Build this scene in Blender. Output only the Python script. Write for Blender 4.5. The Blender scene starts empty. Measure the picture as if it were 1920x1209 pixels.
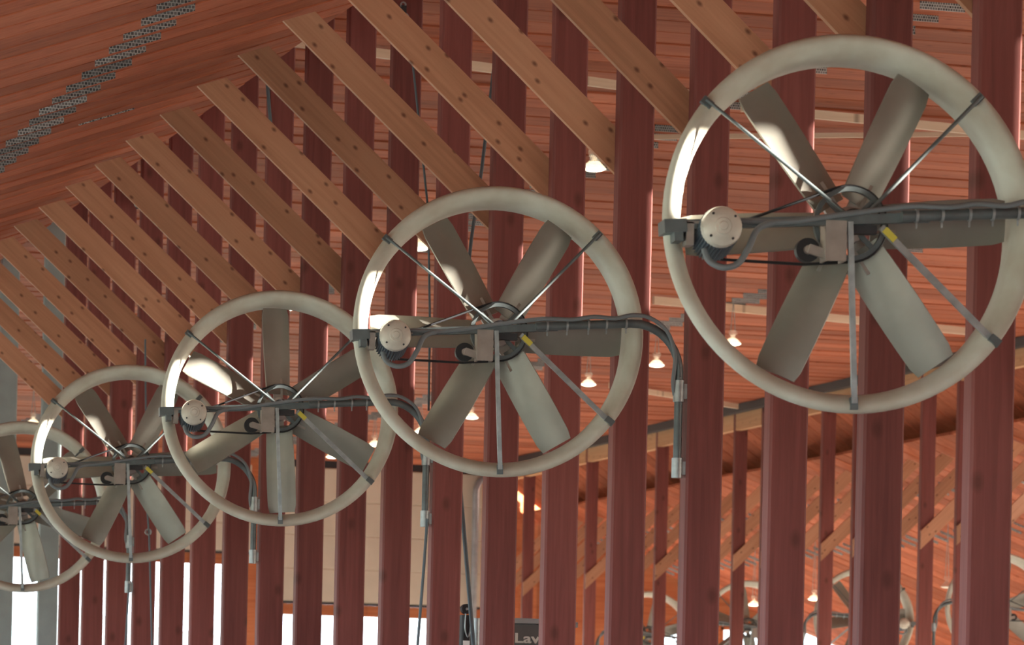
import bpy, math, random
from mathutils import Matrix, Vector
R = math.radians
rnd = random.Random(7)
sc = bpy.context.scene
col = sc.collection

# ------------------------------------------------------------------ camera, sky, sun, exposure
EYE = 1.7                                   # eye height above the barn floor
FPX = 7500.0                                # focal length for the 1920 px wide frame
PSI, HPY, RHO = 0.2839, 1428.06, 0.0221     # yaw off the post row, horizon row, roll
cd = bpy.data.cameras.new('camera'); cam = bpy.data.objects.new('camera', cd); col.objects.link(cam)
cd.sensor_width = 36.0; cd.sensor_fit = 'HORIZONTAL'; cd.lens = FPX / 1920 * 36
cd.shift_y = (HPY - 604.5) / 1920
cd.clip_start = 0.5; cd.clip_end = 3000
cam.matrix_world = Matrix.Translation((0, 0, EYE)) @ Matrix.Rotation(-PSI, 4, 'Z') @ Matrix.Rotation(R(90), 4, 'X') @ Matrix.Rotation(RHO, 4, 'Z')
cd.dof.use_dof = True; cd.dof.focus_distance = 27.0; cd.dof.aperture_fstop = 6.3
sc.camera = cam

wd = bpy.data.worlds.new('sky'); sc.world = wd; wd.use_nodes = True
bg = wd.node_tree.nodes['Background']
bg.inputs[0].default_value = (0.74, 0.88, 1.0, 1); bg.inputs[1].default_value = 1.0
sd = bpy.data.lights.new('sun', 'SUN'); sd.energy = 9.0; sd.angle = R(0.25); sd.color = (1.0, 0.93, 0.80)
sun = bpy.data.objects.new('sun', sd); col.objects.link(sun)
SUN_EL, SUN_AZ = R(8.5), R(-25.0)             # low sun from the right-hand side of the barn
ldir = Vector((-math.cos(SUN_EL) * math.cos(SUN_AZ), -math.cos(SUN_EL) * math.sin(SUN_AZ), -math.sin(SUN_EL)))
sun.rotation_euler = ldir.to_track_quat('-Z', 'Y').to_euler(); sun.location = (60, 0, 20)

vs = sc.view_settings
vs.view_transform = 'Standard'; vs.look = 'None'; vs.gamma = 1.0; vs.use_curve_mapping = False
vs.exposure = 2.97
sc.cycles.use_adaptive_sampling = True; sc.cycles.adaptive_threshold = 0.05; sc.cycles.max_bounces = 6; sc.cycles.diffuse_bounces = 4; sc.cycles.transmission_bounces = 4; sc.cycles.glossy_bounces = 2

# ------------------------------------------------------------------ helpers
class MB:
    def __init__(s): s.v = []; s.f = []
    def add(s, vs_, fs):
        n = len(s.v); s.v += [tuple(p) for p in vs_]; s.f += [tuple(i + n for i in f) for f in fs]; return s
    def box(s, x0, x1, y0, y1, z0, z1):
        return s.add([(x0,y0,z0),(x1,y0,z0),(x1,y1,z0),(x0,y1,z0),(x0,y0,z1),(x1,y0,z1),(x1,y1,z1),(x0,y1,z1)],
                     [(0,3,2,1),(4,5,6,7),(0,1,5,4),(1,2,6,5),(2,3,7,6),(3,0,4,7)])
    def obox(s, c, ax, ay, az, hx, hy, hz):
        c = Vector(c); ax, ay, az = Vector(ax).normalized()*hx, Vector(ay).normalized()*hy, Vector(az).normalized()*hz
        P = [c - ax - ay - az, c + ax - ay - az, c + ax + ay - az, c - ax + ay - az, c - ax - ay + az, c + ax - ay + az, c + ax + ay + az, c - ax + ay + az]
        return s.add(P, [(0,3,2,1),(4,5,6,7),(0,1,5,4),(1,2,6,5),(2,3,7,6),(3,0,4,7)])
    def prism(s, poly, axis, a, b):
        # poly: 2D points; axis 'y': (x,z) swept over y; axis 'z': (x,y) swept over z; axis 'x': (y,z) swept over x
        def P(p, t): return {'y': (p[0], t, p[1]), 'z': (p[0], p[1], t), 'x': (t, p[0], p[1])}[axis]
        n = len(poly); vs_ = [P(p, a) for p in poly] + [P(p, b) for p in poly]
        fs = [tuple(range(n))[::-1], tuple(range(n, 2*n))] + [(i, (i+1) % n, n + (i+1) % n, n + i) for i in range(n)]
        return s.add(vs_, fs)
    def tube(s, pts, r, n=10, cap=True):
        pts = [Vector(p) for p in pts]; rs = r if isinstance(r, (list, tuple)) else [r]*len(pts)
        T = []
        for i in range(len(pts)):
            a = pts[max(i-1, 0)]; b = pts[min(i+1, len(pts)-1)]; T.append((b - a).normalized())
        u = T[0].orthogonal().normalized(); vs_ = []; fs = []
        for i, p in enumerate(pts):
            u = (u - T[i]*u.dot(T[i])).normalized(); w = T[i].cross(u)
            for k in range(n):
                t = 2*math.pi*k/n; vs_.append(p + (u*math.cos(t) + w*math.sin(t))*rs[i])
        for i in range(len(pts)-1):
            for k in range(n):
                fs.append((i*n + k, i*n + (k+1) % n, (i+1)*n + (k+1) % n, (i+1)*n + k))
        if cap: fs += [tuple(range(n))[::-1], tuple(range((len(pts)-1)*n, len(pts)*n))]
        return s.add(vs_, fs)
    def lathe(s, prof, n, c=(0,0,0), axis='y', closed=False):
        # prof: (radius, along); revolve round the axis through c
        vs_ = []; fs = []; m = len(prof)
        for k in range(n):
            t = 2*math.pi*k/n; ct, st = math.cos(t), math.sin(t)
            for r, h in prof:
                vs_.append({'y': (c[0] + r*ct, c[1] + h, c[2] + r*st), 'z': (c[0] + r*ct, c[1] + r*st, c[2] + h)}[axis])
        for k in range(n):
            for j in range(m if closed else m-1):
                a, b = j, (j+1) % m; k2 = (k+1) % n
                fs.append((k*m + a, k*m + b, k2*m + b, k2*m + a))
        if not closed:
            if prof[0][0] > 1e-6: fs.append(tuple(k*m for k in range(n)))
            if prof[-1][0] > 1e-6: fs.append(tuple(k*m + m - 1 for k in range(n))[::-1])
        return s.add(vs_, fs)
    def xf(s, M): s.v = [tuple(M @ Vector(p)) for p in s.v]; return s
    def mesh(s, name, mat, smooth=None):
        import bmesh
        me = bpy.data.meshes.new(name); me.from_pydata(s.v, [], s.f)
        bm = bmesh.new(); bm.from_mesh(me); bmesh.ops.remove_doubles(bm, verts=bm.verts, dist=1e-6)
        bmesh.ops.recalc_face_normals(bm, faces=bm.faces); bm.to_mesh(me); bm.free()
        if mat: me.materials.append(mat)
        if smooth:
            for p in me.polygons: p.use_smooth = True
            me.set_sharp_from_angle(angle=R(smooth))
        me.update(); return me

def ob(name, me, parent=None, loc=None, M=None):
    o = bpy.data.objects.new(name, me); col.objects.link(o)
    if parent: o.parent = parent
    if M is not None: o.matrix_local = M
    if loc is not None: o.location = loc
    return o
def tag(o, label=None, cat=None, group=None, kind=None):
    if label: o['label'] = label
    if cat: o['category'] = cat
    if group: o['group'] = group
    if kind: o['kind'] = kind
    return o
def empty(name, loc=(0,0,0), rz=0):
    o = bpy.data.objects.new(name, None); col.objects.link(o); o.location = loc; o.rotation_euler = (0, 0, rz); o.empty_display_size = 0.2
    return o
ORD = ['first','second','third','fourth','fifth','sixth','seventh','eighth','ninth','tenth','eleventh','twelfth','thirteenth','fourteenth',
       'fifteenth','sixteenth','seventeenth','eighteenth','nineteenth','twentieth','twenty-first']

# ------------------------------------------------------------------ materials
def newmat(name):
    m = bpy.data.materials.new(name); m.use_nodes = True
    return m, m.node_tree, m.node_tree.nodes['Principled BSDF']
def N(nt, t, **k):
    n = nt.nodes.new(t)
    for a, b in k.items(): setattr(n, a, b)
    return n
def ramp(nt, stops):
    r = N(nt, 'ShaderNodeValToRGB'); el = r.color_ramp.elements
    while len(el) < len(stops): el.new(0.5)
    for e, (p, c) in zip(el, stops): e.position = p; e.color = (*c, 1)
    return r
def wood(name, dark, mid, light, axis='X', grain=1.0, knots=0.5, rough=0.62, var=0.25, knot_col=(0.05, 0.02, 0.012), spacing=1.0, plane=None, knot_size=1.0, spec=0.25):
    m, nt, b = newmat(name); L = nt.links.new
    tc = N(nt, 'ShaderNodeTexCoord'); oi = N(nt, 'ShaderNodeObjectInfo')
    mul = N(nt, 'ShaderNodeMath', operation='MULTIPLY'); mul.inputs[1].default_value = 137.0; L(oi.outputs['Random'], mul.inputs[0])
    add = N(nt, 'ShaderNodeVectorMath', operation='ADD'); L(tc.outputs['Object'], add.inputs[0]); L(mul.outputs[0], add.inputs[1])
    def mp(sl, sx):
        k = N(nt, 'ShaderNodeMapping'); k.inputs['Scale'].default_value = {'X': (sl, sx, sx), 'Y': (sx, sl, sx), 'Z': (sx, sx, sl)}[axis]
        L(add.outputs[0], k.inputs['Vector']); return k
    n1 = N(nt, 'ShaderNodeTexNoise'); n1.inputs['Scale'].default_value = 1.0; n1.inputs['Detail'].default_value = 5; n1.inputs['Roughness'].default_value = 0.6
    n1.inputs['Distortion'].default_value = 0.6
    L(mp(0.9*grain, 22*grain).outputs[0], n1.inputs['Vector'])
    n2 = N(nt, 'ShaderNodeTexNoise'); n2.inputs['Scale'].default_value = 1.0; n2.inputs['Detail'].default_value = 3
    L(mp(0.35, 1.6).outputs[0], n2.inputs['Vector'])
    mx = N(nt, 'ShaderNodeMath', operation='MULTIPLY_ADD'); mx.inputs[1].default_value = 0.5; L(n1.outputs['Fac'], mx.inputs[0])
    h = N(nt, 'ShaderNodeMath', operation='MULTIPLY'); h.inputs[1].default_value = 0.5; L(n2.outputs['Fac'], h.inputs[0]); L(h.outputs[0], mx.inputs[2])
    rp = ramp(nt, [(0.36, dark), (0.5, mid), (0.66, light)]); L(mx.outputs[0], rp.inputs[0])
    # knots
    vo = N(nt, 'ShaderNodeTexVoronoi', voronoi_dimensions='2D'); vo.inputs['Scale'].default_value = 1.0; vo.inputs['Randomness'].default_value = 1.0
    sp = N(nt, 'ShaderNodeSeparateXYZ'); L(add.outputs[0], sp.inputs[0]); cb_ = N(nt, 'ShaderNodeCombineXYZ')
    ax, ac = plane or {'X': 'XY', 'Y': 'YZ', 'Z': 'ZX'}[axis]
    for nm_, sc_, to_ in ((ax, 2.6/spacing, 0), (ac, 4.2/spacing, 1)):
        mm = N(nt, 'ShaderNodeMath', operation='MULTIPLY'); mm.inputs[1].default_value = sc_; L(sp.outputs[nm_], mm.inputs[0]); L(mm.outputs[0], cb_.inputs[to_])
    L(cb_.outputs[0], vo.inputs['Vector'])
    kr = N(nt, 'ShaderNodeMapRange'); kr.inputs['From Min'].default_value = 0.035*knot_size; kr.inputs['From Max'].default_value = 0.12*knot_size
    kr.inputs['To Min'].default_value = knots; kr.inputs['To Max'].default_value = 0.0; L(vo.outputs['Distance'], kr.inputs['Value'])
    mk = N(nt, 'ShaderNodeMix', data_type='RGBA'); L(kr.outputs[0], mk.inputs['Factor']); L(rp.outputs[0], mk.inputs['A']); mk.inputs['B'].default_value = (*knot_col, 1)
    # each piece a little lighter or darker than the next
    vr = N(nt, 'ShaderNodeMapRange'); vr.inputs['To Min'].default_value = 1 - var; vr.inputs['To Max'].default_value = 1 + var; L(oi.outputs['Random'], vr.inputs['Value'])
    hs = N(nt, 'ShaderNodeHueSaturation'); L(vr.outputs[0], hs.inputs['Value']); L(mk.outputs['Result'], hs.inputs['Color'])
    L(hs.outputs[0], b.inputs['Base Color'])
    bp = N(nt, 'ShaderNodeBump'); bp.inputs['Strength'].default_value = 0.25; bp.inputs['Distance'].default_value = 0.004
    L(n1.outputs['Fac'], bp.inputs['Height']); L(bp.outputs[0], b.inputs['Normal'])
    b.inputs['Roughness'].default_value = rough; b.inputs['Specular IOR Level'].default_value = spec
    return m
def plain(name, c, rough=0.5, metal=0.0, noise=0.0, scale=6.0, c2=None):
    m, nt, b = newmat(name); L = nt.links.new
    b.inputs['Roughness'].default_value = rough; b.inputs['Metallic'].default_value = metal
    if noise > 0:
        tc = N(nt, 'ShaderNodeTexCoord'); n = N(nt, 'ShaderNodeTexNoise'); n.inputs['Scale'].default_value = scale; n.inputs['Detail'].default_value = 5
        L(tc.outputs['Object'], n.inputs['Vector'])
        c2 = c2 or tuple(x*(1 - noise) for x in c)
        rp = ramp(nt, [(0.38, c2), (0.62, c)]); L(n.outputs['Fac'], rp.inputs[0]); L(rp.outputs[0], b.inputs['Base Color'])
    else: b.inputs['Base Color'].default_value = (*c, 1)
    return m
def emit(name, c, s):
    m, nt, b = newmat(name); b.inputs['Base Color'].default_value = (*c, 1)
    b.inputs['Emission Color'].default_value = (*c, 1); b.inputs['Emission Strength'].default_value = s; return m

M_POST = wood('post_wood', (0.155, 0.047, 0.042), (0.205, 0.062, 0.055), (0.255, 0.082, 0.071), 'Z', 1.2, 0.45, var=0.14, spacing=1.9, knot_size=0.8)
M_BRACE = wood('brace_wood', (0.36, 0.172, 0.100), (0.45, 0.22, 0.13), (0.52, 0.27, 0.165), 'X', 1.0, 0.75, var=0.2, knot_col=(0.09, 0.03, 0.018), spacing=0.75, plane='XZ', knot_size=0.9)
M_CEIL = wood('ceiling_wood', (0.27, 0.073, 0.036), (0.375, 0.106, 0.053), (0.46, 0.148, 0.077), 'X', 0.7, 0.5, var=0.22, knot_col=(0.12, 0.03, 0.015), spacing=1.5, knot_size=0.8, spec=0.08)
M_WALL = wood('wall_wood', (0.36, 0.10, 0.04), (0.48, 0.15, 0.06), (0.56, 0.20, 0.09), 'X', 0.7, 0.4, var=0.15)
M_SUNLIT = wood('painted_sunlit_wood', (0.66, 0.50, 0.36), (0.74, 0.58, 0.43), (0.80, 0.65, 0.50), 'X', 1.0, 0.5, var=0.1)  # sunlight on the ceiling battens, painted in as a paler wood colour
M_BLOCK = wood('block_wood', (0.46, 0.24, 0.12), (0.56, 0.30, 0.15), (0.62, 0.35, 0.19), 'Y', 1.0, 0.3, var=0.1)
M_GREYPOST = plain('grey_painted_steel', (0.30, 0.36, 0.36), 0.5, 0.0, 0.15, 3)
M_RING = plain('fibreglass_ring', (0.60, 0.60, 0.52), 0.55, 0.0, 0.3, 3.0, (0.47, 0.43, 0.35))
M_BLADE = plain('blade_metal', (0.33, 0.315, 0.28), 0.40, 0.45, 0.2, 2.5)
M_GALV = plain('galvanised_steel', (0.42, 0.46, 0.47), 0.42, 0.6, 0.25, 14)
M_PIPE = plain('dull_conduit', (0.14, 0.165, 0.172), 0.45, 0.4, 0.25, 8)
M_BRACKET = plain('bracket_steel', (0.36, 0.31, 0.28), 0.5, 0.3, 0.2, 9)
M_CABLE = plain('grey_cable', (0.16, 0.18, 0.195), 0.5)
M_BLACK = plain('black_rubber', (0.012, 0.012, 0.015), 0.55)
M_CAP = plain('motor_cap', (0.66, 0.62, 0.54), 0.45, 0.15, 0.2, 10)
M_MOTOR = plain('motor_body', (0.10, 0.13, 0.16), 0.5, 0.2)
M_HUB = plain('hub_steel', (0.45, 0.42, 0.38), 0.35, 0.6, 0.2, 12)
M_YELLOW = plain('yellow_label', (0.60, 0.52, 0.07), 0.5)
M_DOOR = plain('cream_door', (0.62, 0.54, 0.43), 0.6, 0.0, 0.08, 1.5)
M_TRACK = plain('door_track', (0.42, 0.45, 0.48), 0.4, 0.4, 0.2, 6)
M_FLOOR = plain('concrete_floor', (0.50, 0.49, 0.46), 0.9, 0.0, 0.25, 0.6)
M_GROUND = plain('dry_ground', (0.42, 0.40, 0.28), 0.95, 0.0, 0.3, 0.05)
M_HILL = plain('hazy_hill', (0.30, 0.36, 0.36), 1.0, 0.0, 0.2, 0.02)
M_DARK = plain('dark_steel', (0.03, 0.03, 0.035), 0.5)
M_CAB = plain('cabinet_grey', (0.10, 0.10, 0.10), 0.5, 0.0, 0.15, 4)
M_CABRIM = plain('cabinet_rim', (0.30, 0.32, 0.33), 0.45, 0.2)
M_LETTER = plain('lettering', (0.62, 0.60, 0.55), 0.5)
M_ROPE = plain('blue_grey_rope', (0.11, 0.14, 0.16), 0.7)
M_LAMPBODY = plain('lamp_acrylic', (0.9, 0.85, 0.78), 0.15)
_l = M_LAMPBODY.node_tree.nodes['Principled BSDF']; _l.inputs['Alpha'].default_value = 0.16
M_LAMPLIT = emit('lamp_lit', (1.0, 0.88, 0.62), 1.3)
M_LAMPOFF = plain('lamp_lens', (0.85, 0.82, 0.7), 0.3)
M_PANE = plain('translucent_pane', (0.92, 0.93, 0.90), 0.5)
_b = M_PANE.node_tree.nodes['Principled BSDF']; _b.inputs['Transmission Weight'].default_value = 0.9; _b.inputs['Roughness'].default_value = 0.9; _b.inputs['IOR'].default_value = 1.02
def plate_mat():
    m, nt, b = newmat('nail_plate'); L = nt.links.new
    tc = N(nt, 'ShaderNodeTexCoord'); mp = N(nt, 'ShaderNodeMapping'); mp.inputs['Scale'].default_value = (42, 40, 40); mp.inputs['Rotation'].default_value = (R(90), 0, 0); L(tc.outputs['Object'], mp.inputs['Vector'])
    br = N(nt, 'ShaderNodeTexBrick'); br.inputs['Scale'].default_value = 1.0; br.inputs['Mortar Size'].default_value = 0.13; br.inputs['Brick Width'].default_value = 1.0; br.inputs['Row Height'].default_value = 1.0
    br.inputs['Color1'].default_value = (0.08, 0.09, 0.10, 1); br.inputs['Color2'].default_value = (0.24, 0.26, 0.27, 1); br.inputs['Mortar'].default_value = (0.60, 0.66, 0.67, 1)
    L(mp.outputs[0], br.inputs['Vector'])
    oi = N(nt, 'ShaderNodeObjectInfo'); vr = N(nt, 'ShaderNodeMapRange'); vr.inputs['To Min'].default_value = 0.6; vr.inputs['To Max'].default_value = 1.15; L(oi.outputs['Random'], vr.inputs['Value'])
    hs = N(nt, 'ShaderNodeHueSaturation'); L(vr.outputs[0], hs.inputs['Value']); L(br.outputs['Color'], hs.inputs['Color']); L(hs.outputs[0], b.inputs['Base Color'])
    b.inputs['Roughness'].default_value = 0.4; b.inputs['Metallic'].default_value = 0.45
    return m
M_PLATE = plate_mat()

# ------------------------------------------------------------------ the building: key lines (X across, Y along the barn, Z up from the floor)
L1, W, T = 8.02, 0.24, 0.126                # near post row: left face, plank width across, thickness along
L2 = 24.50                                  # far post row
Y0, S = 19.16, 1.524                        # first post in view and post spacing
ZN = EYE + 6.66                             # underside of the flat middle ceiling
SL = 0.362                                  # fall of the side roofs
XL1, ZL1 = 7.12, EYE + 5.636                # upper edge of the near side roof
XR1, ZR1 = 25.64, EYE + 5.636               # upper edge of the far side roof
XLE, XRE = -2.2, 37.5                       # eaves
YE = 87.5                                   # end wall
PITCH = 0.5625                              # ceiling board spacing
zl = lambda x: ZL1 - SL*(XL1 - x)
zr = lambda x: ZR1 - SL*(x - XR1)

fl = ob('floor', MB().box(XLE, XRE, -14, YE, -0.2, 0).mesh('floor', M_FLOOR)); tag(fl, 'pale concrete barn floor beneath the fans', 'floor', kind='structure')
gr = ob('ground', MB().box(-900, 1500, -400, 2000, -0.6, -0.2).mesh('ground', M_GROUND)); tag(gr, 'dry open ground around the barn', 'ground', kind='structure')
# hazy ridge beyond the doors
hm = MB(); rr = random.Random(3); n = 40; top = [18 + 6*math.sin(i*0.5) + rr.random()*4 for i in range(n)]
xs = [-200 + i*18 for i in range(n)]
for i in range(n-1):
    hm.add([(xs[i],560,-1),(xs[i+1],560,-1),(xs[i+1],640,top[i+1]),(xs[i],640,top[i]),(xs[i],760,-1),(xs[i+1],760,-1)], [(0,1,2,3),(3,2,5,4)])
tag(ob('hill', hm.mesh('hill', M_HILL, 40)), 'hazy grey-green ridge beyond the open end doors', 'hill', kind='structure')

# ---- ceilings: boards laid across the barn, metal nail plates on the splices
def sloped_board(x0, z0, x1, z1, th=0.045, lip=0.006):
    hw = PITCH/2 - 0.004; b = MB(); c = 0.006
    # lapped underside: the edge towards the camera hangs lower, so each board shows an upright face
    def ring(x, z): return [(x, -hw + c, z - lip), (x, hw - c, z), (x, hw, z + c), (x, hw, z + th), (x, -hw, z + th), (x, -hw, z - lip + c)]
    a, d = ring(x0, z0), ring(x1, z1)
    return b.add(a + d, [(5,4,3,2,1,0), (6,7,8,9,10,11)] + [(i, (i+1) % 6, 6 + (i+1) % 6, 6 + i) for i in range(6)])
def plate_mesh(slope, ln=0.36, ht=0.052):
    h = ln/2; m = MB().prism([(-h, -slope*h), (h, slope*h), (h, slope*h + ht), (-h, -slope*h + ht)], 'y', -0.004, 0.002)
    return m.mesh('nail_plate', M_PLATE)
PY = -PITCH/2 + 0.003                       # plates sit on the upright face
# near side roof
me_bl = sloped_board(XLE, zl(XLE), XL1, ZL1).mesh('board', M_CEIL)
ceil_l = empty('ceiling'); tag(ceil_l, 'dim sloping plank ceiling with a stepped line of nail plates, upper left corner', 'ceiling', kind='structure')
pm_l = plate_mesh(SL)
for i in range(134):
    y = 12.3 + i*PITCH
    o = ob('board', me_bl, ceil_l, (0, y, rnd.uniform(-0.004, 0.004)))
    if 17 < y < 60:
        xp = 5.12 + rnd.uniform(-0.012, 0.012)
        ob('nail_plate', pm_l, o, (xp, PY, zl(xp) - 0.046))
for (xp, yp) in ((5.75, 25.6), (5.75, 32.0)):
    o = min((c for c in ceil_l.children), key=lambda c: abs(c.location.y - yp))
    ob('nail_plate', plate_mesh(SL, 0.45, 0.012), o, (xp, PY, zl(xp) - 0.05))
ob('deck', MB().add([(XLE,-14,zl(XLE)),(XL1,-14,ZL1),(XL1,12,ZL1),(XLE,12,zl(XLE)),(XLE,-14,zl(XLE)+.05),(XL1,-14,ZL1+.05),(XL1,12,ZL1+.05),(XLE,12,zl(XLE)+.05)],
    [(0,3,2,1),(4,5,6,7),(0,1,5,4),(1,2,6,5),(2,3,7,6),(3,0,4,7)]).mesh('deck', M_CEIL), ceil_l)
# flat middle ceiling
XC0, XC1 = 7.15, 25.03
me_bc = sloped_board(XC0, ZN, XC1, ZN, lip=0.008).mesh('board', M_CEIL)
ceil_c = empty('ceiling'); tag(ceil_c, 'flat orange plank ceiling glimpsed between the upright posts', 'ceiling', kind='structure')
pm_c = plate_mesh(0.0, 0.42, 0.075)
for i in range(134):
    y = 12.3 + i*PITCH
    if y > YE: break
    o = ob('board', me_bc, ceil_c, (0, y, rnd.uniform(-0.012, 0.004)))
    if y > 28:
        for xp in (13.15, 18.95):
            ob('nail_plate', pm_c, o, (xp + rnd.uniform(-.02, .02), PY, ZN - 0.066))
ob('deck', MB().box(XC0, XC1, -14, 12, ZN, ZN + .05).mesh('deck', M_CEIL), ceil_c)
# far side roof, and the closed-in strip above it
me_br = sloped_board(XR1, ZR1, XRE, zr(XRE)).mesh('board', M_CEIL)
me_bs = sloped_board(24.80, ZN - 0.02, 26.95, zr(26.95) - 0.03).mesh('board', M_CEIL)
ceil_r = empty('ceiling'); tag(ceil_r, 'bright orange plank ceiling falling away behind the far row of posts', 'ceiling', kind='structure')
pm_r = plate_mesh(-SL, 0.40, 0.06)
for i in range(134):
    y = 12.3 + i*PITCH
    if y > YE: break
    o = ob('board', me_br, ceil_r, (0, y, rnd.uniform(-0.004, 0.004)))
    if y > 50:
        for xp in (27.25, 28.9):
            ob('nail_plate', pm_r, o, (xp + rnd.uniform(-.03, .03), PY, zr(xp) - 0.05))
    if y > 55.5: ob('soffit_board', me_bs, ceil_r, (0, y, rnd.uniform(-0.004, 0.004)))
ob('deck', MB().prism([(XR1, ZR1), (XRE, zr(XRE)), (XRE, zr(XRE) + .05), (XR1, ZR1 + .05)], 'y', -14, 12).mesh('deck', M_CEIL), ceil_r)
# roofing laid over the boards
def roofing(parent, x0, z0, x1, z1):
    ob('roofing', MB().prism([(x0, z0 + .062), (x1, z1 + .062), (x1, z1 + .09), (x0, z0 + .09)], 'y', -14, YE + .3).mesh('roofing', M_GALV), parent)
roofing(ceil_l, XLE - .4, zl(XLE - .4), XL1, ZL1); roofing(ceil_c, XC0 - .03, ZN, XC1 + .03, ZN); roofing(ceil_r, XR1 + 1.3, zr(XR1 + 1.3), XRE + .4, zr(XRE + .4))
# unseen wall added to shape the low sun; slots aimed at fans and posts
vt = empty('wall_sun_slots', (25.0, 0, 0)); tag(vt, 'added slotted wall above the far side roof, outside the frame, shaping the sun', 'wall', kind='structure')
zb0, zb1 = EYE + 5.20, ZN; yv = -14.0
def slot_board(y0, y1, z0, z1):
    if y1 - y0 > 0.01 and z1 - z0 > 0.01: ob('sun_slot_board', MB().box(-0.03, 0.03, y0, y1, z0, z1).mesh('sun_slot_board', M_CEIL), vt)
for k in range(-2, 25):
    yk = Y0 + k*S; fan_k = k in (-1, 3, 7, 11, 15)
    oy0, oy1 = (yk - 8.44, yk - 8.12) if fan_k else (yk - 7.80, yk - 7.66)
    oz0, oz1 = (EYE + 5.75, EYE + 6.12) if fan_k else (EYE + 5.78, EYE + 6.56)
    slot_board(yv, oy0, zb0, zb1); slot_board(oy0, oy1, zb0, oz0); slot_board(oy0, oy1, oz1, zb1); yv = oy1
slot_board(yv, 55.6, zb0, zb1)
# riser closing the step between the near side roof and the flat ceiling
ob('riser', MB().box(XL1, XL1 + 0.03, -14, YE, ZL1 + 0.065, ZN + 0.06).mesh('riser', M_CEIL), ceil_c)  # added to keep sky light off the post tops
tag(ob('wall_near', MB().box(4.5, XRE, -14.2, -14, 0, ZN + 0.05).mesh('wall_near', M_WALL)), 'boarded end wall behind the camera, added to shade the post fronts', 'wall', kind='structure')  # unseen wall, added to cut the light on the post fronts
# side walls: low boarded walls, open above
for nm, x, lb in (('wall_left', XLE, 'low boarded wall under the eave beside the camera'), ('wall_right', XRE, 'low boarded wall under the far eave')):
    tag(ob(nm, MB().box(x - .1, x + .1, -14, YE, 0, 0.35 if x < 0 else 1.1).mesh(nm, M_WALL)), lb, 'wall', kind='structure')

# ---- end wall with two raised sectional doors
wall = empty('wall_far', (0, YE, 0)); tag(wall, 'orange boarded end wall behind the posts with two raised cream doors', 'wall', kind='structure')
def planks(x0, x1, z0, z1, ztop=None, h=0.30, name='plank'):
    k = 0; z = z0
    while z < z1 - 1e-4:
        b = MB().box(x0, x1, 0, 0.1, z + .004, min(z + h, z1) - .004)
        ob(name, b.mesh(name, M_WALL), wall, (0, rnd.uniform(0, .008), 0)); z += h; k += 1
ob('sheathing', MB().box(7.3, 13.3, 0.1, 0.13, 0, ZN + .06).box(24.62, 25.7, 0.1, 0.13, 0, ZN + .06).box(25.7, 27.2, 0.1, 0.13, EYE + 4.6, ZN + .06).mesh('sheathing', M_WALL), wall)
planks(7.3, 13.3, 0, ZN)
planks(24.62, 25.6, 0, ZN - .1)
ob('pier', MB().box(19.24, 19.56, -0.06, 0.12, 0, ZN).mesh('pier', M_WALL), wall)
ob('lintel', MB().box(13.3, 19.24, -0.04, 0.12, EYE + 4.26, EYE + 4.52).mesh('lintel', M_WALL), wall)
ob('lintel', MB().box(19.56, 24.62, -0.04, 0.12, EYE + 3.19, EYE + 3.44).mesh('lintel', M_WALL), wall)
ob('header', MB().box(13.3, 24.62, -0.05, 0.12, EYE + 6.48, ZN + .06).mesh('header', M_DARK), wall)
def sect_door(name, x0, x1, z0, z1, n, label):
    d = empty(name, (0, YE - 0.08, 0)); tag(d, label, 'door', kind='structure')
    h = (z1 - z0)/n
    for i in range(n):
        a = z0 + i*h; c = 0.02
        poly = [(-0.03 + c, a), (0.04, a), (0.04, a + h), (-0.03 + c, a + h), (-0.03, a + h - c), (-0.03, a + c)]
        ob('section', MB().prism(poly, 'x', x0, x1).mesh('section', M_DOOR), d)
    ob('bottom_seal', MB().box(x0, x1, -0.03, 0.03, z0 - 0.05, z0).mesh('bottom_seal', M_DARK), d)
    return d
d1 = sect_door('door_1', 13.25, 19.3, EYE + 4.55, EYE + 6.5, 3, 'cream sectional door raised high at the far end, left of the pier')
d2 = sect_door('door_2', 19.5, 24.66, EYE + 3.49, EYE + 6.5, 4, 'cream sectional door half lowered at the far end, seen between middle posts')
tp = [(24.48, -0.12, 0.0), (24.48, -0.12, EYE + 5.9)] + [(24.48 + 0.35*(1 - math.cos(t)), -0.12, EYE + 6.1 + 0.35*math.sin(t)) for t in [R(a) for a in range(0, 91, 15)]] + [(25.3, -0.12, EYE + 6.47)]
ob('track', MB().tube(tp, 0.075, 10).mesh('track', M_TRACK, 50), d2)
# end wall of the far side aisle, with translucent windows
wr = empty('wall_end', (0, YE, 0)); tag(wr, 'dark boarded end wall of the far aisle behind distant fans', 'wall', kind='structure')
wins = []
for i in range(5): wins.append((28.75 + i*1.75, 30.0 + i*1.75))
WZ = ((EYE + 2.55, EYE + 3.22), (EYE + 1.3, EYE + 2.35))
def wpiece(x0, x1, z0, z1, nm='plank'):
    # cut along the roof slope where needed
    xm = lambda z: XR1 + (ZR1 + .03 - z)/SL          # where the roof comes down to height z
    P = [(x0, z0), (min(x1, xm(z0)), z0)]
    if P[1][0] <= x0 + .01: return
    if zr(x1) + .03 >= z1: P += [(x1, z1), (x0, z1)]
    else:
        if zr(x1) + .03 > z0: P.append((x1, zr(x1) + .03))
        if zr(x0) + .03 > z1: P += [(xm(z1), z1), (x0, z1)]
        else: P.append((x0, zr(x0) + .03))
    ob(nm, MB().prism(P, 'y', 0, 0.1).mesh(nm, M_WALL), wr)
zc = [0, WZ[1][0], WZ[1][1], WZ[0][0], WZ[0][1], 20]
wpiece(25.6, XRE, 0, WZ[1][0]); wpiece(25.6, XRE, WZ[1][1], WZ[0][0]); wpiece(25.6, XRE, WZ[0][1], 20)
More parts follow.
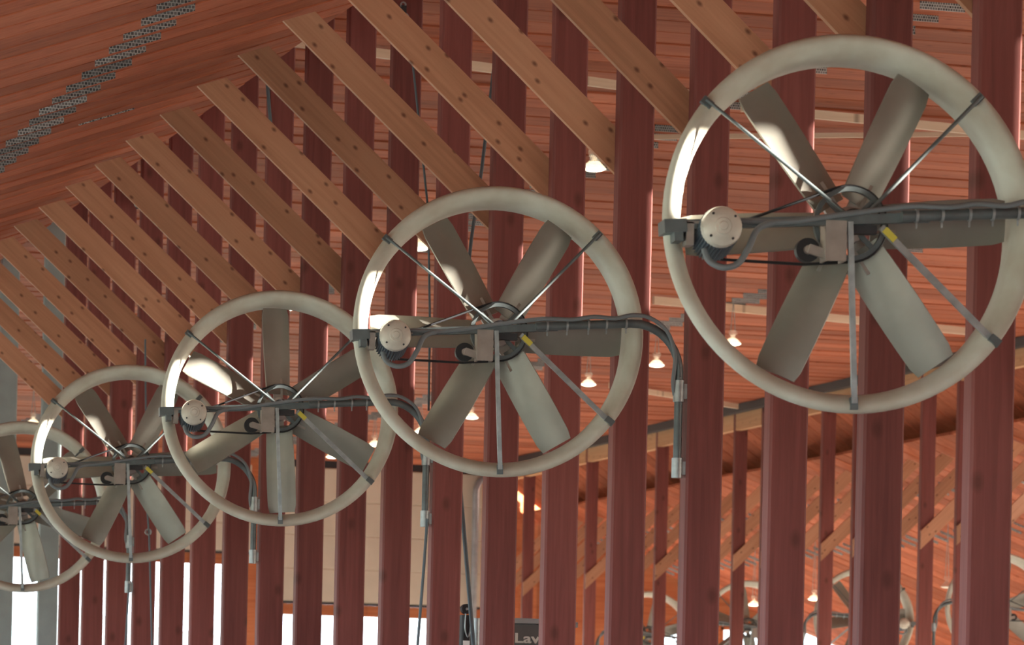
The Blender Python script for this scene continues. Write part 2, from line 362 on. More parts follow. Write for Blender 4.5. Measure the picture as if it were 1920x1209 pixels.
for za, zb in (WZ[1], WZ[0]):
    edges = [25.6] + [v for w in wins for v in w] + [XRE]
    for a, c in zip(edges[::2], edges[1::2]): wpiece(a, c, za, zb)
wn = 0
for za, zb in (WZ[0], WZ[1]):
    for i, (a, c) in enumerate(wins):
        wn += 1
        if zb > zr(c) - .05: continue
        w = ob('window_%d' % wn, MB().box(a, c, 0.03, 0.04, za, zb).mesh('pane', M_PANE), None, (0, YE, 0))
        f = MB()
        for bx in ((a, a + .06, za, zb), (c - .06, c, za, zb), (a, c, za, za + .06), (a, c, zb - .06, zb)): f.box(bx[0], bx[1], -0.02, 0.08, bx[2], bx[3])
        ob('window_frame', f.mesh('window_frame', M_WALL), w)
        tag(w, '%s pale window from the near end, %s row, far aisle end wall' % (ORD[i], 'upper' if za == WZ[0][0] else 'lower'), 'window', kind='structure')

# ------------------------------------------------------------------ post rows with diagonal braces
def chamfer_rect(x0, x1, y0, y1, c): return [(x0+c,y0),(x1-c,y0),(x1,y0+c),(x1,y1-c),(x1-c,y1),(x0+c,y1),(x0,y1-c),(x0,y0+c)]
me_p1 = MB().prism(chamfer_rect(0, W, 0, T, 0.014), 'z', 0, ZN - 0.05).mesh('post', M_POST)
me_pg = MB().prism(chamfer_rect(0, W, 0, T, 0.012), 'z', 0, ZN - 0.05).mesh('post', M_GREYPOST)
def brace_mesh(mirror):
    # plank from the side roof down to the back of the post, its upper end cut along the roof
    P = [(6.44, EYE + 5.352), (6.675, EYE + 5.437), (8.03, EYE + 4.235), (8.20, EYE + 4.075), (8.20, EYE + 3.775), (8.03, EYE + 3.93)]
    if mirror: P = [(6.44, EYE + 5.352), (6.675, EYE + 5.437), (8.03, EYE + 4.12), (8.26, EYE + 3.90), (8.26, EYE + 3.60), (8.03, EYE + 3.82)]
    P = [(x - L1, z) for x, z in P]
    if mirror: P = [(W - x, z) for x, z in P][::-1]
    # build in a frame whose X runs down the plank so the grain follows it
    a = Vector((P[1][0], 0, P[1][1])) if not mirror else Vector((P[4][0], 0, P[4][1]))
    b = Vector((P[2][0], 0, P[2][1])) if not mirror else Vector((P[3][0], 0, P[3][1]))
    ex = (b - a).normalized(); ez = Vector((-ex.z, 0, ex.x)); ez = ez if ez.z > 0 else -ez
    ey = ez.cross(ex)
    M = Matrix(((ex.x, ey.x, ez.x, a.x), (ex.y, ey.y, ez.y, a.y), (ex.z, ey.z, ez.z, a.z), (0, 0, 0, 1)))
    Mi = M.inverted(); mb = MB().prism(P, 'y', *((-0.041, -0.001) if mirror else (T + 0.001, T + 0.041))).xf(Mi)
    return mb.mesh('brace', M_BRACE), M
me_b1, MB1 = brace_mesh(False)
me_b2, MB2 = brace_mesh(True)
for k in range(-1, 19):
    o = ob('timber_post', me_p1, None, (L1, Y0 + k*S, 0.0))
    ob('brace', me_b1, o, M=MB1)
    if k == -1: lb = 'reddish timber post just past the right frame edge, carrying the largest fan'
    else:
        extra = {3: ", carrying the second largest fan's pipe", 7: ", carrying the third largest fan's pipe", 11: ", carrying the fourth fan's pipe", 15: ", carrying the fifth fan's pipe"}.get(k, '')
        lb = 'near-row reddish timber post, %s from the right edge%s' % (ORD[k], extra)
    tag(o, lb, 'post', 'near row of braced timber posts')
for k, lb in ((19.0, 'pale grey post beside the last reddish post, lower left'), (21.25, 'pale grey post at the left edge of the photo')):
    tag(ob('painted_post', me_pg, None, (L1, Y0 + k*S, 0)), lb, 'post', 'grey posts at the far end of the near row')
Y2 = 59.05
# how each far post is told apart: the gap between two near posts through which the photo shows it (found by sight lines from the eye point)
sight = lambda X, Y: (X*math.cos(PSI) - Y*math.sin(PSI))/(X*math.sin(PSI) + Y*math.cos(PSI))
near = [(sight(L1, Y0 + k*S), sight(L1 + W, Y0 + k*S)) for k in range(0, 18)]
gaps = {}; hid = {}
for j in range(-2, 19):
    xa, xb = sight(L2, Y2 + j*S), sight(L2 + W, Y2 + j*S); best = (0, None)
    for k in range(17):
        g0, g1 = near[k + 1][1], near[k][0]; vis = min(xb, g1) - max(xa, g0)
        if vis > best[0]: best = (vis, k)
    if best[0] > 0.25*(xb - xa): gaps.setdefault(best[1], []).append(j)
for j in range(-2, 19):
    y = Y2 + j*S
    o = ob('timber_post', me_p1, None, (L2, y, 0)); ob('brace', me_b2, o, M=MB2)
    k = next((k for k, js in gaps.items() if j in js), None)
    if k is not None:
        js = gaps[k]; which = '' if len(js) == 1 else ('right ' if j == js[0] else 'left ' if j == js[-1] else 'middle ')
        lb = '%sred far-row post in the gap between %s and %s near posts from right' % (which, ORD[k], ORD[k + 1])
    else:
        k = min(range(18), key=lambda q: abs(sum(near[q])/2 - sight(L2 + W/2, y)))
        hid[k] = hid.get(k, 0) + 1
        lb = 'red far-row post mostly hidden behind the %s near post from right%s' % (ORD[k], ', farther of two' if hid[k] > 1 else '') if sight(L2, y) < 960/FPX else 'red far-row post just past the right frame edge'
    tag(o, lb, 'post', 'far row of braced timber posts')
# beam and pale blocks along the head of the far row
eb = empty('eave_beam', (L2, Y2, ZN)); tag(eb, 'dark beam with pale wood blocks capping the far row of posts', 'beam')
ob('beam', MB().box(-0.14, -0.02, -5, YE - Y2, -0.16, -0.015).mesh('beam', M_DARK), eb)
bl = MB().box(0.0, 0.12, 0.006, S - T - 0.006, -0.45, -0.03).mesh('block', M_BLOCK)
for j in range(-2, 18): ob('block', bl, eb, (rnd.uniform(-.01, .02), j*S + T, rnd.uniform(-.02, .02)))
# battens under the flat ceiling; their sunlight is put into the wood colour
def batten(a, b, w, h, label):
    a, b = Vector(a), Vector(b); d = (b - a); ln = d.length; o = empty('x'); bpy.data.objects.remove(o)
    me = MB().box(0, ln, -w/2, w/2, -h/2, h/2).mesh('batten', M_SUNLIT)
    o = ob('batten', me, None, a); o.rotation_euler = (0, 0, math.atan2(d.y, d.x)); tag(o, label, 'batten', 'sunlit-coloured battens under the flat ceiling'); return o
batten((7.9, 35.75, ZN - .10), (12.6, 37.15, ZN - .10), .05, .085, 'sunlit-coloured wooden batten crossing the ceiling behind the upper middle braces')
batten((13.2, 37.6, ZN - .10), (17.0, 38.15, ZN - .10), .05, .085, 'sunlit-coloured wooden batten seen through the upper part of the largest fan')
batten((17.6, 53.7, ZN - .10), (23.6, 55.5, ZN - .10), .05, .11, 'sunlit-coloured batten seen below the hub of the largest fan')
batten((20.9, 66.1, ZN - .10), (24.2, 68.8, ZN - .10), .05, .09, 'sunlit-coloured batten near the far beam, between the two largest fans')
batten((12.2, 40.35, ZN - .075), (16.2, 38.26, ZN - .075), .03, .05, 'thin sunlit-coloured batten just above the hub of the largest fan')

# ------------------------------------------------------------------ fans
FS = 1.035                                  # size of a fan
TILT = Matrix.Rotation(R(-3.5), 4, 'X')
ARM_T = Matrix.Rotation(R(-4), 4, 'Y')
def ring_mesh():
    prof = [(0.885, 0.035), (0.885, 0.012), (0.876, -0.006), (0.860, -0.014), (0.842, -0.010), (0.822, 0.010), (0.803, 0.042), (0.790, 0.085), (0.784, 0.14), (0.784, 0.25),
            (0.790, 0.256), (0.797, 0.25), (0.797, 0.145), (0.804, 0.095), (0.818, 0.058), (0.84, 0.042), (0.862, 0.045), (0.876, 0.05)]
    return MB().lathe(prof, 96, closed=True).mesh('ring', M_RING, 50)
def blade_mesh():
    # twisted, cambered paddle from the hub outwards along +Z
    b = MB(); ns, nc = 12, 7; vsx = []
    for side in (0, 1):
        for i in range(ns + 1):
            t = i/ns; r = 0.12 + (0.768 - 0.12)*t
            ch = 0.215 + 0.012*math.sin(math.pi*t)
            if t > 0.95: ch *= 1 - 0.10*((t - 0.95)/0.05)**2
            pitch = R(34 - 13*t)
            for j in range(nc):
                s = j/(nc - 1) - 0.5
                x = s*ch; cam_ = 0.16*ch*(0.25 - s*s) * 2
                th = 0.005 * (1 if side else -1)
                X = x*math.cos(pitch) - (cam_ + th)*math.sin(pitch)*-1; Yy = x*math.sin(pitch) - (cam_ + th)*math.cos(pitch)
                vsx.append((X, 0.15 + Yy, r))
    m = (ns + 1)*nc; fs = []
    for i in range(ns):
        for j in range(nc - 1):
            a = i*nc + j; fs.append((a, a + 1, a + nc + 1, a + nc)); fs.append((m + a, m + a + nc, m + a + nc + 1, m + a + 1))
    for i in range(ns):
        for j in (0, nc - 1):
            a = i*nc + j; fs.append((a, a + nc, m + a + nc, m + a))
    for j in range(nc - 1):
        for i in (0, ns):
            a = i*nc + j; fs.append((a, m + a, m + a + 1, a + 1))
    b.add(vsx, fs)
    return b.mesh('blade', M_BLADE, 40)
ME = {}
ME['ring'] = ring_mesh(); ME['blade'] = blade_mesh()
h_ = MB().lathe([(0.0, -0.03), (0.035, -0.03), (0.035, 0.03), (0.085, 0.05), (0.085, 0.24), (0.05, 0.25), (0.0, 0.25)], 24)
ME['hub'] = h_.mesh('hub', M_HUB, 40)
ME['blade_root'] = MB().box(-0.035, 0.035, 0.135, 0.165, 0.06, 0.24).mesh('blade_root', M_HUB)
pw = MB().lathe([(0.172, 0.03), (0.172, 0.06), (0.150, 0.06), (0.150, 0.03)], 48, closed=True)
for i in range(4):
    a = R(45 + 90*i); pw.obox((0.09*math.cos(a), 0.045, 0.09*math.sin(a)), (math.cos(a), 0, math.sin(a)), (0,1,0), (-math.sin(a), 0, math.cos(a)), 0.065, 0.006, 0.012)
ME['pulley_wheel'] = pw.mesh('pulley_wheel', M_PIPE, 40)

def fan_parts(mir):
    """meshes that depend on which side the fan is hung from; mir = -1 swaps left and right"""
    D = {}
    def fin(key, mb, mat, smooth=None, T_=None):
        if T_ is not None: mb.xf(T_)
        if mir < 0: mb.v = [(-x, y, z) for x, y, z in mb.v]
        D[key] = mb.mesh(key, mat, smooth)
    ya = -0.10
    # arm: square tube from the left edge of the ring to past the hub
    fin('arm', MB().box(-0.90, 0.34, ya - .02, ya + .02, -0.022, 0.022), M_PIPE, None, ARM_T)
    # conduit with a wide bend, then straight down along the post
    tilt = math.tan(R(4)); pz = lambda x: x*tilt
    P = [(0.20, ya - .045, pz(.20) + .004), (0.5, ya - .045, pz(.5) + .004), (0.78, ya - .04, pz(.78) + .004)]
    cx, cz, rb = 0.80, pz(.80) + .004 - 0.29, 0.29
    P += [(cx + rb*math.sin(R(a)), ya - .04 + .04*a/90, cz + rb*math.cos(R(a))) for a in range(8, 91, 9)]
    xe = cx + rb; P += [(xe, ya, -0.5), (xe, ya, -0.84)]
    fin('conduit', MB().tube(P, 0.026, 14), M_PIPE, 50)
    for nm, z0, z1 in (('sleeve', -0.40, -0.27), ('sleeve_low', -0.86, -0.74)):
        fin(nm, MB().lathe([(0.024, z0), (0.034, z0), (0.034, z1), (0.024, z1)], 16, (xe, ya, 0), 'z').box(xe + .015, xe + .05, ya - .012, ya + .012, z0 + .02, z1 - .02), M_GALV, 40)
    D['mount_x'] = xe
    # cable ties / clips round arm and conduit
    for i, x in enumerate((0.27, 0.39, 0.52, 0.63, 0.75)):
        fin('clip%d' % i, MB().lathe([(0.027, -0.006), (0.033, -0.006), (0.033, 0.006), (0.027, 0.006)], 14, (0, 0, 0), 'z', True).xf(Matrix.Translation((x, ya - .045, pz(x) + .004)) @ Matrix.Rotation(R(90), 4, 'Y')).box(x - .004, x + .004, ya - .05, ya - .04, pz(x) - .055, pz(x) - .03), M_GALV, 50)
    # cable lying along the arm and conduit
    cp = [(-0.60, ya - .03, -0.03), (-0.35, ya - .035, pz(-.35) - .005), (-0.1, ya - .05, pz(-.1) + .018), (0.12, ya - .06, pz(.1) + .04), (0.26, ya - .075, pz(.26) + .046), (0.42, ya - .08, pz(.42) + .036),
          (0.55, ya - .08, pz(.55) + .048), (0.68, ya - .08, pz(.68) + .034), (0.78, ya - .08, pz(.78) + .050), (0.89, ya - .06, pz(.80) + .040), (1.00, ya - .05, pz(.80) - .035), (1.055, ya - .04, -0.12), (1.05, ya - .02, -0.28), (1.065, ya, -0.36)]
    fin('cable', MB().tube(smooth_path(cp), 0.013, 8), M_CABLE, 60)
    # motor slung under the arm: ribbed body running back, pale end cap
    mx, mz = -0.655, -0.075
    body = MB(); nf = 36
    prof = []
    for i in range(nf):
        a0 = 2*math.pi*i/nf
        for da, r in ((0.0, 0.086), (0.07, 0.097), (0.10, 0.097), (0.16, 0.086)): prof.append((mx + r*math.cos(a0 + da), mz + r*math.sin(a0 + da)))
    body.prism(prof, 'y', -0.20, 0.02); body.v = [(x, y, z - 0.16*(y + 0.2)) for x, y, z in body.v]
    fin('motor', body, M_MOTOR)
    fin('end_cap', MB().lathe([(0.0, -0.275), (0.018, -0.275), (0.022, -0.268), (0.036, -0.268), (0.04, -0.262), (0.07, -0.258), (0.088, -0.245), (0.094, -0.225), (0.094, -0.195), (0.0, -0.195)], 36, (mx, 0, mz)), M_CAP, 35)
    for i, a in enumerate((40, 130, 220, 310)):
        fin('bolt%d' % i, MB().lathe([(0.0, -0.262), (0.006, -0.262), (0.007, -0.24), (0.0, -0.24)], 8, (mx + .072*math.cos(R(a)), 0, mz + .072*math.sin(R(a)))), M_DARK)
    fin('motor_plate', MB().box(-0.80, -0.54, ya - .03, ya + .1, -0.052, -0.040).box(-0.80, -0.765, ya - .03, ya + .08, -0.15, -0.045), M_BRACKET, None)
    fin('flex_conduit', MB().tube(smooth_path([(-0.72, -0.15, -0.17), (-0.70, -0.17, -0.225), (-0.64, -0.19, -0.255), (-0.57, -0.19, -0.235), (-0.52, -0.18, -0.16), (-0.475, -0.16, -0.07), (-0.40, -0.15, -0.035)]), 0.015, 10), M_CABLE, 60)
    fin('end_bracket', MB().box(-0.905, -0.80, ya - .035, 0.03, -0.035, 0.025).box(-0.86, -0.82, ya - .03, 0.02, -0.075, -0.035), M_PIPE, None, ARM_T)
    # belt: motor pulley, hub wheel, idler
    yb = 0.045; mc, mr = (-0.65, -0.13), 0.058; r2 = 0.176
    def tang(c1, r1, c2, r2_, side):
        d = Vector((c2[0] - c1[0], c2[1] - c1[1])); ln = d.length; th = math.atan2(d.y, d.x); ph = side*math.acos((r1 - r2_)/ln)
        a = th + ph; return (c1[0] + r1*math.cos(a), c1[1] + r1*math.sin(a)), (c2[0] + r2_*math.cos(a), c2[1] + r2_*math.sin(a)), a
    pa, pb, a1 = tang(mc, mr, (0, 0), r2, 1)
    pc, pd, a2 = tang(mc, mr, (0, 0), r2, -1)
    pts = [pa]
    pts += [(r2*math.cos(a1 + (a2 - a1)*i/20), r2*math.sin(a1 + (a2 - a1)*i/20)) for i in range(0, 21)]
    pts += [(-0.213, -0.196), pc]
    n_ = 8; a2b = a2 - 2*math.pi if a2 > a1 - 2*math.pi else a2
    pts += [(mc[0] + mr*math.cos(a2 - (2*math.pi - (a1 - a2))*i/n_), mc[1] + mr*math.sin(a2 - (2*math.pi - (a1 - a2))*i/n_)) for i in range(1, n_ + 1)]
    fin('belt', MB().tube([(x, yb, z) for x, z in pts], 0.0075, 6), M_BLACK, 60)
    fin('motor_pulley', MB().lathe([(0.0, 0.025), (mr - .008, 0.025), (mr - .008, 0.065), (0.0, 0.065)], 20, (mc[0], 0, mc[1])), M_DARK, 40)
    fin('idler', MB().lathe([(0.022, 0.02), (0.056, 0.02), (0.056, 0.07), (0.022, 0.07)], 24, (-0.213, -0.02 - 0.045, -0.14), closed=True), M_BLACK, 40)
    fin('idler_arm', MB().lathe([(0.0, -0.07), (0.02, -0.07), (0.02, 0.02), (0.0, 0.02)], 14, (-0.213, 0, -0.14)).obox((-0.16, -0.08, -0.155), (0.9, 0, -0.25), (0,1,0), (0.25, 0, 0.9), 0.06, 0.01, 0.022), M_BRACKET, None)
    # bearing bracket under the arm
    br = MB().box(-0.150, -0.052, ya - .03, ya - .018, -0.195, -0.01).box(-0.064, -0.052, ya - .018, -0.01, -0.195, -0.01).box(-0.15, -0.138, ya - .018, -0.01, -0.195, -0.01)
    fin('bearing_bracket', br, M_BRACKET, None)
    fin('bearing', MB().lathe([(0.0, -0.06), (0.05, -0.06), (0.06, -0.05), (0.06, -0.005), (0.0, -0.005)], 20).box(-0.07, 0.10, -0.085, -0.03, -0.06, -0.02), M_DARK, 40)
    # struts from the middle out to the ring
    def strut(a, b, wd_, th): 
        a, b = Vector(a), Vector(b); ex = (b - a).normalized(); ey = Vector((0,1,0)); ey = (ey - ex*ey.dot(ex)).normalized()
        return MB().obox((a + b)/2, ex, ey, ex.cross(ey), (b - a).length/2, th/2, wd_/2)
    fin('strut_a', strut((-0.035, ya - .02, -0.02), (0.012, -0.03, -0.845), 0.026, 0.02), M_GALV, None)
    fin('strut_b', strut((0.115, ya - .0, -0.03), (0.690, -0.02, -0.535), 0.03, 0.022), M_GALV, None)
    fin('label', strut((0.128, ya - .016, -0.041), (0.18, ya - .010, -0.087), 0.031, 0.012), M_YELLOW, None)
    fin('rod_a', MB().tube([(-0.70, -0.02, 0.535), (-0.03, -0.07, 0.02)], 0.0085, 8), M_PIPE, 60)
    fin('rod_b', MB().tube([(0.60, -0.02, 0.61), (0.05, -0.07, 0.03)], 0.0095, 8), M_PIPE, 60)
    for i, (x, z) in enumerate(((0.013, -0.858), (0.690, -0.535), (-0.70, 0.535), (0.60, 0.61))):
        l_ = math.hypot(x, z); u = (x/l_, 0, z/l_)
        fin('clamp%d' % i, MB().obox((x*.985, -0.012, z*.985), u, (0,1,0), (-u[2], 0, u[0]), 0.028, 0.016, 0.018), M_PIPE)
    return D
def smooth_path(P, k=4):
    P = [Vector(p) for p in P]; out = []
    for i in range(len(P) - 1):
        p0, p1, p2, p3 = P[max(i-1, 0)], P[i], P[i+1], P[min(i+2, len(P)-1)]
        for j in range(k):
            t = j/k; out.append(0.5*((2*p1) + (p2 - p0)*t + (2*p0 - 5*p1 + 4*p2 - p3)*t*t + (3*p1 - p0 - 3*p2 + p3)*t**3))
    out.append(P[-1]); return out
DR, DL = fan_parts(1), fan_parts(-1)
NAMES = {'sleeve_low': 'sleeve', 'strut_a': 'strut', 'strut_b': 'strut', 'rod_a': 'tie_rod', 'rod_b': 'tie_rod'}
def fan(post_x, post_y, zc, mir, offset, label, group, yaw=8.0):
    D = DR if mir > 0 else DL
    xe = D['mount_x']; a = R(yaw)
    # place the fan so that its down-pipe stands beside the post
    px = post_x - 0.05 if mir > 0 else post_x + W + 0.05
    ya = -0.10; ex = Vector((math.cos(a), -math.sin(a))); ey = Vector((math.sin(a), math.cos(a)))
    c = Vector((px, post_y + 0.04)) - ex*(xe*mir*FS) - ey*ya*FS
    root = empty('circulation_fan', (c.x, c.y, zc), -a); root.scale = (FS,)*3; tag(root, label, 'fan', group)
    def part(name, me, M=None, parent=None): return ob(name, me, parent or root, M=M)
    rg = part('ring', ME['ring'], TILT)
    for i in range(6):
        ang = R(90 - (offset + 60*i))          # blade built along +Z; turn to its place
        M = TILT @ Matrix.Rotation(ang, 4, 'Y')
        bl_ = part('blade', ME['blade'], M); part('blade_root', ME['blade_root'], None, bl_)
    part('hub', ME['hub'], TILT); part('pulley_wheel', ME['pulley_wheel'])
    mot = None
    for k, me in D.items():
        if k == 'mount_x': continue
        nm = NAMES.get(k, k)
        if k.startswith('clip'): part('clip', me)
        elif k.startswith('clamp'): part('clamp', me, TILT)
        elif k == 'motor': mot = part('motor', me)
        elif k == 'end_cap' or k.startswith('bolt'): part('bolt' if k.startswith('bolt') else nm, me, None, mot)
        elif k == 'label': o = part('label_sticker', me); tag(o, 'yellow warning sticker on the slanting strut')
        elif k in ('strut_a', 'strut_b'): part(nm, me, TILT if k == 'strut_a' else None)
        else: part(nm, me)
    return root
ZF = EYE + 2.69
G1 = 'large fans hung in a row along the near posts'
for k, off, lb in ((-1, 5, 'largest belt-driven fan with pale round rim, upper right'),
                   (3, 0, 'second largest pale-rimmed fan, middle of the photo, bent pipe on its right'),
                   (7, 33, 'third largest pale-rimmed fan, one blade pointing straight up'),
                   (11, 4, 'fourth pale-rimmed fan, overlapped by the third at lower left'),
                   (15, 45, 'small pale-rimmed fan cut off by the left edge of the photo')):
    fan(L1, Y0 + k*S, ZF + {-1: -0.075, 11: -0.03, 15: -0.09}.get(k, 0.0), 1, off, lb, G1)
G2 = 'distant fans beyond the far row of posts'
for i, (j, off, lb) in enumerate(((1, 20, 'distant fan at the right edge, low behind the first and second near posts'),
                   (5, 8, 'distant fan low behind the posts, second from the right edge'),
                   (9, 40, 'distant fan low behind the posts, third from the right edge'),
                   (13, 15, 'most distant fan low between the posts under the second largest fan'))):
    fan(L2, Y2 + j*S, ZF, -1, off, lb, G2)

# ------------------------------------------------------------------ lamps
me_dome = MB().lathe([(0.03, 0.20), (0.05, 0.20), (0.06, 0.14), (0.09, 0.12), (0.17, 0.035), (0.19, 0.0), (0.185, 0.0), (0.165, 0.03), (0.085, 0.115), (0.03, 0.13)], 28, axis='z', closed=True).mesh('reflector', M_LAMPBODY, 40)
me_lens = MB().lathe([(0.0, -0.03), (0.08, -0.026), (0.14, -0.01), (0.176, 0.012), (0.0, 0.014)], 28, axis='z').mesh('lens', M_LAMPLIT, 40)
me_lenso = MB().lathe([(0.0, -0.03), (0.08, -0.026), (0.14, -0.01), (0.176, 0.012), (0.0, 0.014)], 28, axis='z').mesh('lens', M_LAMPOFF, 40)
me_box = MB().box(-0.07, 0.07, -0.07, 0.07, 0.20, 0.29).mesh('ballast', M_LAMPBODY)
def lamp(x, y, z, ztop, label, group, lit=True):
    r = empty('ceiling_lamp', (x, y, z)); tag(r, label, 'lamp', group); k_ = 0.68; r.scale = (k_, k_, k_); ztop = z + (ztop - z)/k_
    ob('reflector', me_dome, r); ob('lens', me_lens if lit else me_lenso, r); ob('ballast', me_box, r)
    ob('chain', MB().tube([(-0.05, 0, 0.285), (0, 0, ztop - z)], 0.008, 6).tube([(0.05, 0, 0.285), (0, 0, ztop - z)], 0.008, 6).mesh('chain', M_GALV), r)
for n in range(0, 11):
    if n == 1: continue
    lb = {0: 'bright round lamp hanging near the ceiling, above and between the two largest fans', 2: 'round lamp glinting inside the upper left rim of the second largest fan'}.get(n,
         'round lit lamp of the near lamp row, %s from the right' % ORD[n if n < 1 else n - 1])
    lamp(12.05, 38.8 + 3.45*n, EYE + 6.03, ZN, lb, 'round lamps under the flat ceiling')
for n in range(0, 8):
    lamp(18.9, 54.0 + 3.45*n, EYE + 6.03, ZN, 'round lit lamp of the far lamp row below the fan hubs, %s from the right' % ORD[n], 'round lamps under the flat ceiling')
for i, (y, lit) in enumerate(((69.1, False), (76.1, True), (79.7, True))):
    lamp(28.5, y, EYE + 3.42, zr(28.5), 'small lamp beyond the far posts, %s from the right edge%s' % (ORD[i], '' if lit else ', unlit'), 'small lamps in the far aisle', lit)

# ------------------------------------------------------------------ ropes, hoist, machine
def rope(pts, r, label, name='rope', mat=M_ROPE):
    o = ob(name, MB().tube([(x, y, z + EYE) for x, y, z in pts], r, 7).mesh(name, mat, 60)); tag(o, label, 'rope', 'ropes and cables hanging by the posts'); return o
rope([(7.80, 30.0, 5.60), (7.865, 30, 5.12), (7.911, 30, 4.772), (7.978, 30, 4.259), (8.011, 30, 3.412), (7.99, 29.9, 2.7)], 0.009, 'blue-grey cable running down behind the braces left of the second largest fan')
rope([(7.972, 29.8, 1.86), (7.954, 29.8, 1.498), (7.917, 29.8, 0.884), (7.88, 29.8, -1.68)], 0.012, 'dark cable dropping from the third fan pipe to the floor')
rp2 = rope([(8.56, 30.2, 6.6), (8.545, 30.2, 5.511), (8.517, 30.2, 5.216), (8.457, 30.2, 4.627), (8.39, 30.2, 4.121), (8.366, 30.2, 3.869), (8.315, 30.2, 3.072), (8.293, 30.2, 2.695), (8.308, 30.2, 2.425)], 0.014, 'long hanging rope passing behind the second largest fan')
ob('shackle', MB().lathe([(0.018, -0.008), (0.034, -0.008), (0.034, 0.008), (0.018, 0.008)], 14, (8.306, 30.2, EYE + 2.42), 'y', True).box(8.285, 8.327, 30.18, 30.22, EYE + 2.43, EYE + 2.55).mesh('shackle', M_GALV), rp2)
rope([(8.311, 30.2, 2.375), (8.357, 30.2, 1.988), (8.477, 30.2, 0.909), (8.74, 30.2, -1.68)], 0.017, 'taut steel cable from the shackle down past the black hoist')
r3 = rope([(7.70, 40, 4.2), (7.752, 40, 2.558), (7.787, 40, 2.18), (7.839, 40, 1.105), (7.9, 40, -1.68)], 0.010, 'thin cord with a hook below the fourth fan')
ob('hook', MB().lathe([(0.02, -0.008), (0.036, -0.008), (0.036, 0.008), (0.02, 0.008)], 12, (7.775, 40, EYE + 2.25), 'y', True).mesh('hook', M_GALV), r3)
rope([(7.941, 41.85, 1.80), (7.915, 41.85, 1.144), (7.87, 41.85, -1.68)], 0.011, 'dark cable dropping from the fifth fan pipe at lower left')
rope([(7.99, 35.905, 6.35), (7.99, 35.905, 6.215), (8.012, 35.905, 6.01), (8.035, 35.905, 5.80)], 0.016, 'short blue hose bent over a post top among the braces', 'hose')
def pulley_block(x, y, z, label):
    r = empty('pulley_block', (x, y, z)); tag(r, label, 'pulley', 'pulley blocks fixed high on the posts')
    ob('sheave', MB().lathe([(0.012, -0.012), (0.05, -0.014), (0.044, 0.0), (0.05, 0.014), (0.012, 0.012)], 20, (0, 0, 0), 'y', True).mesh('sheave', M_GALV, 40), r)
    ob('cheek', MB().box(-0.022, 0.022, 0.016, 0.024, -0.06, 0.10).box(-0.022, 0.022, -0.024, -0.016, -0.06, 0.10).mesh('cheek', M_DARK), r)
    ob('eye', MB().lathe([(0.014, -0.006), (0.026, -0.006), (0.026, 0.006), (0.014, 0.006)], 12, (0, 0, 0.11), 'y', True).mesh('eye', M_GALV, 40), r)
    ob('bracket', MB().box(-0.015, 0.015, 0.02, 0.118, 0.08, 0.11).mesh('bracket', M_DARK), r)
pulley_block(8.06, Y0 + 8*S - 0.12, EYE + 5.97, 'small steel pulley on a post at the top edge, left of middle')
pulley_block(8.25, Y0 + 16*S - 0.12, EYE + 6.05, 'small steel pulley on a far post among the upper left braces')
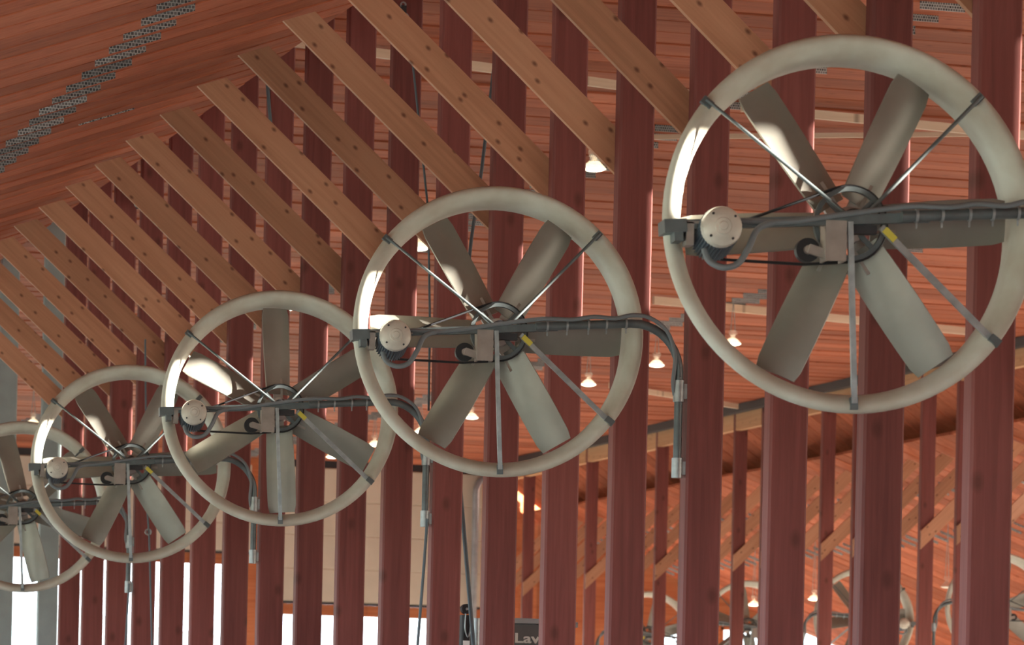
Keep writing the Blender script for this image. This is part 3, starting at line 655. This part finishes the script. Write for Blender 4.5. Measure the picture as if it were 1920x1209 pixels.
# black hoist hanging between the seventh and eighth posts
ho = empty('chain_hoist', (8.77, 31.5, EYE)); tag(ho, 'black hoist with a cord, between posts at the bottom middle', 'hoist')
ob('body', MB().prism(chamfer_rect(-0.045, 0.03, -0.06, 0.06, 0.012), 'z', 0.62, 1.19).mesh('body', M_BLACK), ho)
ob('pulley', MB().lathe([(0.012, -0.03), (0.042, -0.03), (0.042, 0.03), (0.012, 0.03)], 20, (0, 0, 1.24), closed=True).mesh('pulley', M_BLACK, 40), ho)
ob('axle', MB().lathe([(0.0, -0.04), (0.011, -0.04), (0.011, 0.04), (0.0, 0.04)], 12, (0, 0, 1.24)).mesh('axle', M_GALV, 40), ho)
ob('cord', MB().tube(smooth_path([(-0.02, -0.07, 1.2), (-0.025, -0.075, 1.08), (0.0, -0.075, 1.01), (0.022, -0.07, 1.08), (0.024, -0.065, 1.2)]), 0.006, 6).mesh('cord', M_GALV, 60), ho)
ob('mast', MB().box(-0.04, 0.025, -0.02, 0.03, -EYE, 0.62).mesh('mast', M_BLACK), ho)
ob('sticker', MB().box(-0.035, 0.02, -0.066, -0.06, 0.78, 0.98).mesh('sticker', plain('white_sticker', (0.8, 0.8, 0.8), 0.5)), ho)
# grey machine housing with a curved top and lettering
cb = empty('machine_housing', (9.86, 33.5, 0)); tag(cb, 'dark grey machine housing with pale lettering, low between middle posts', 'machine')
pr = [(-0.50, 0.0), (0.46, 0.0)] + [(0.46 - 0.96*i/10, EYE + 1.13 + 0.075*math.sin(math.pi*(0.25 + 0.55*i/10))) for i in range(11)]
ob('body', MB().prism(pr, 'y', 0.0, 0.7).mesh('body', M_CAB, 30), cb)
rim = [(0.48 - 1.0*i/10, EYE + 1.135 + 0.075*math.sin(math.pi*(0.25 + 0.55*i/10))) for i in range(11)]
ob('top_rim', MB().prism(rim + [(x, z + 0.045) for x, z in rim[::-1]], 'y', -0.03, 0.72).mesh('top_rim', M_CABRIM, 30), cb)
ob('upright_pipe', MB().tube([(-0.445, -0.08, 0.0), (-0.455, -0.08, EYE + 1.24)], 0.028, 12).mesh('upright_pipe', M_GALV, 60), cb)
tx = bpy.data.curves.new('lettering', 'FONT'); tx.body = 'DeLaval'; tx.size = 0.118; tx.extrude = 0.004; tx.offset = 0.0025; tx.materials.append(M_LETTER)
to = bpy.data.objects.new('lettering_curve', tx); col.objects.link(to)
dg = bpy.context.evaluated_depsgraph_get(); tm = bpy.data.meshes.new_from_object(to.evaluated_get(dg)); bpy.data.objects.remove(to)
for v in tm.vertices: v.co.x = 0.157 + (v.co.x - 0.157)*1.45
ob('lettering', tm, cb, M=Matrix.Translation((-0.232, -0.004, EYE + 1.042)) @ Matrix.Rotation(R(90), 4, 'X'))
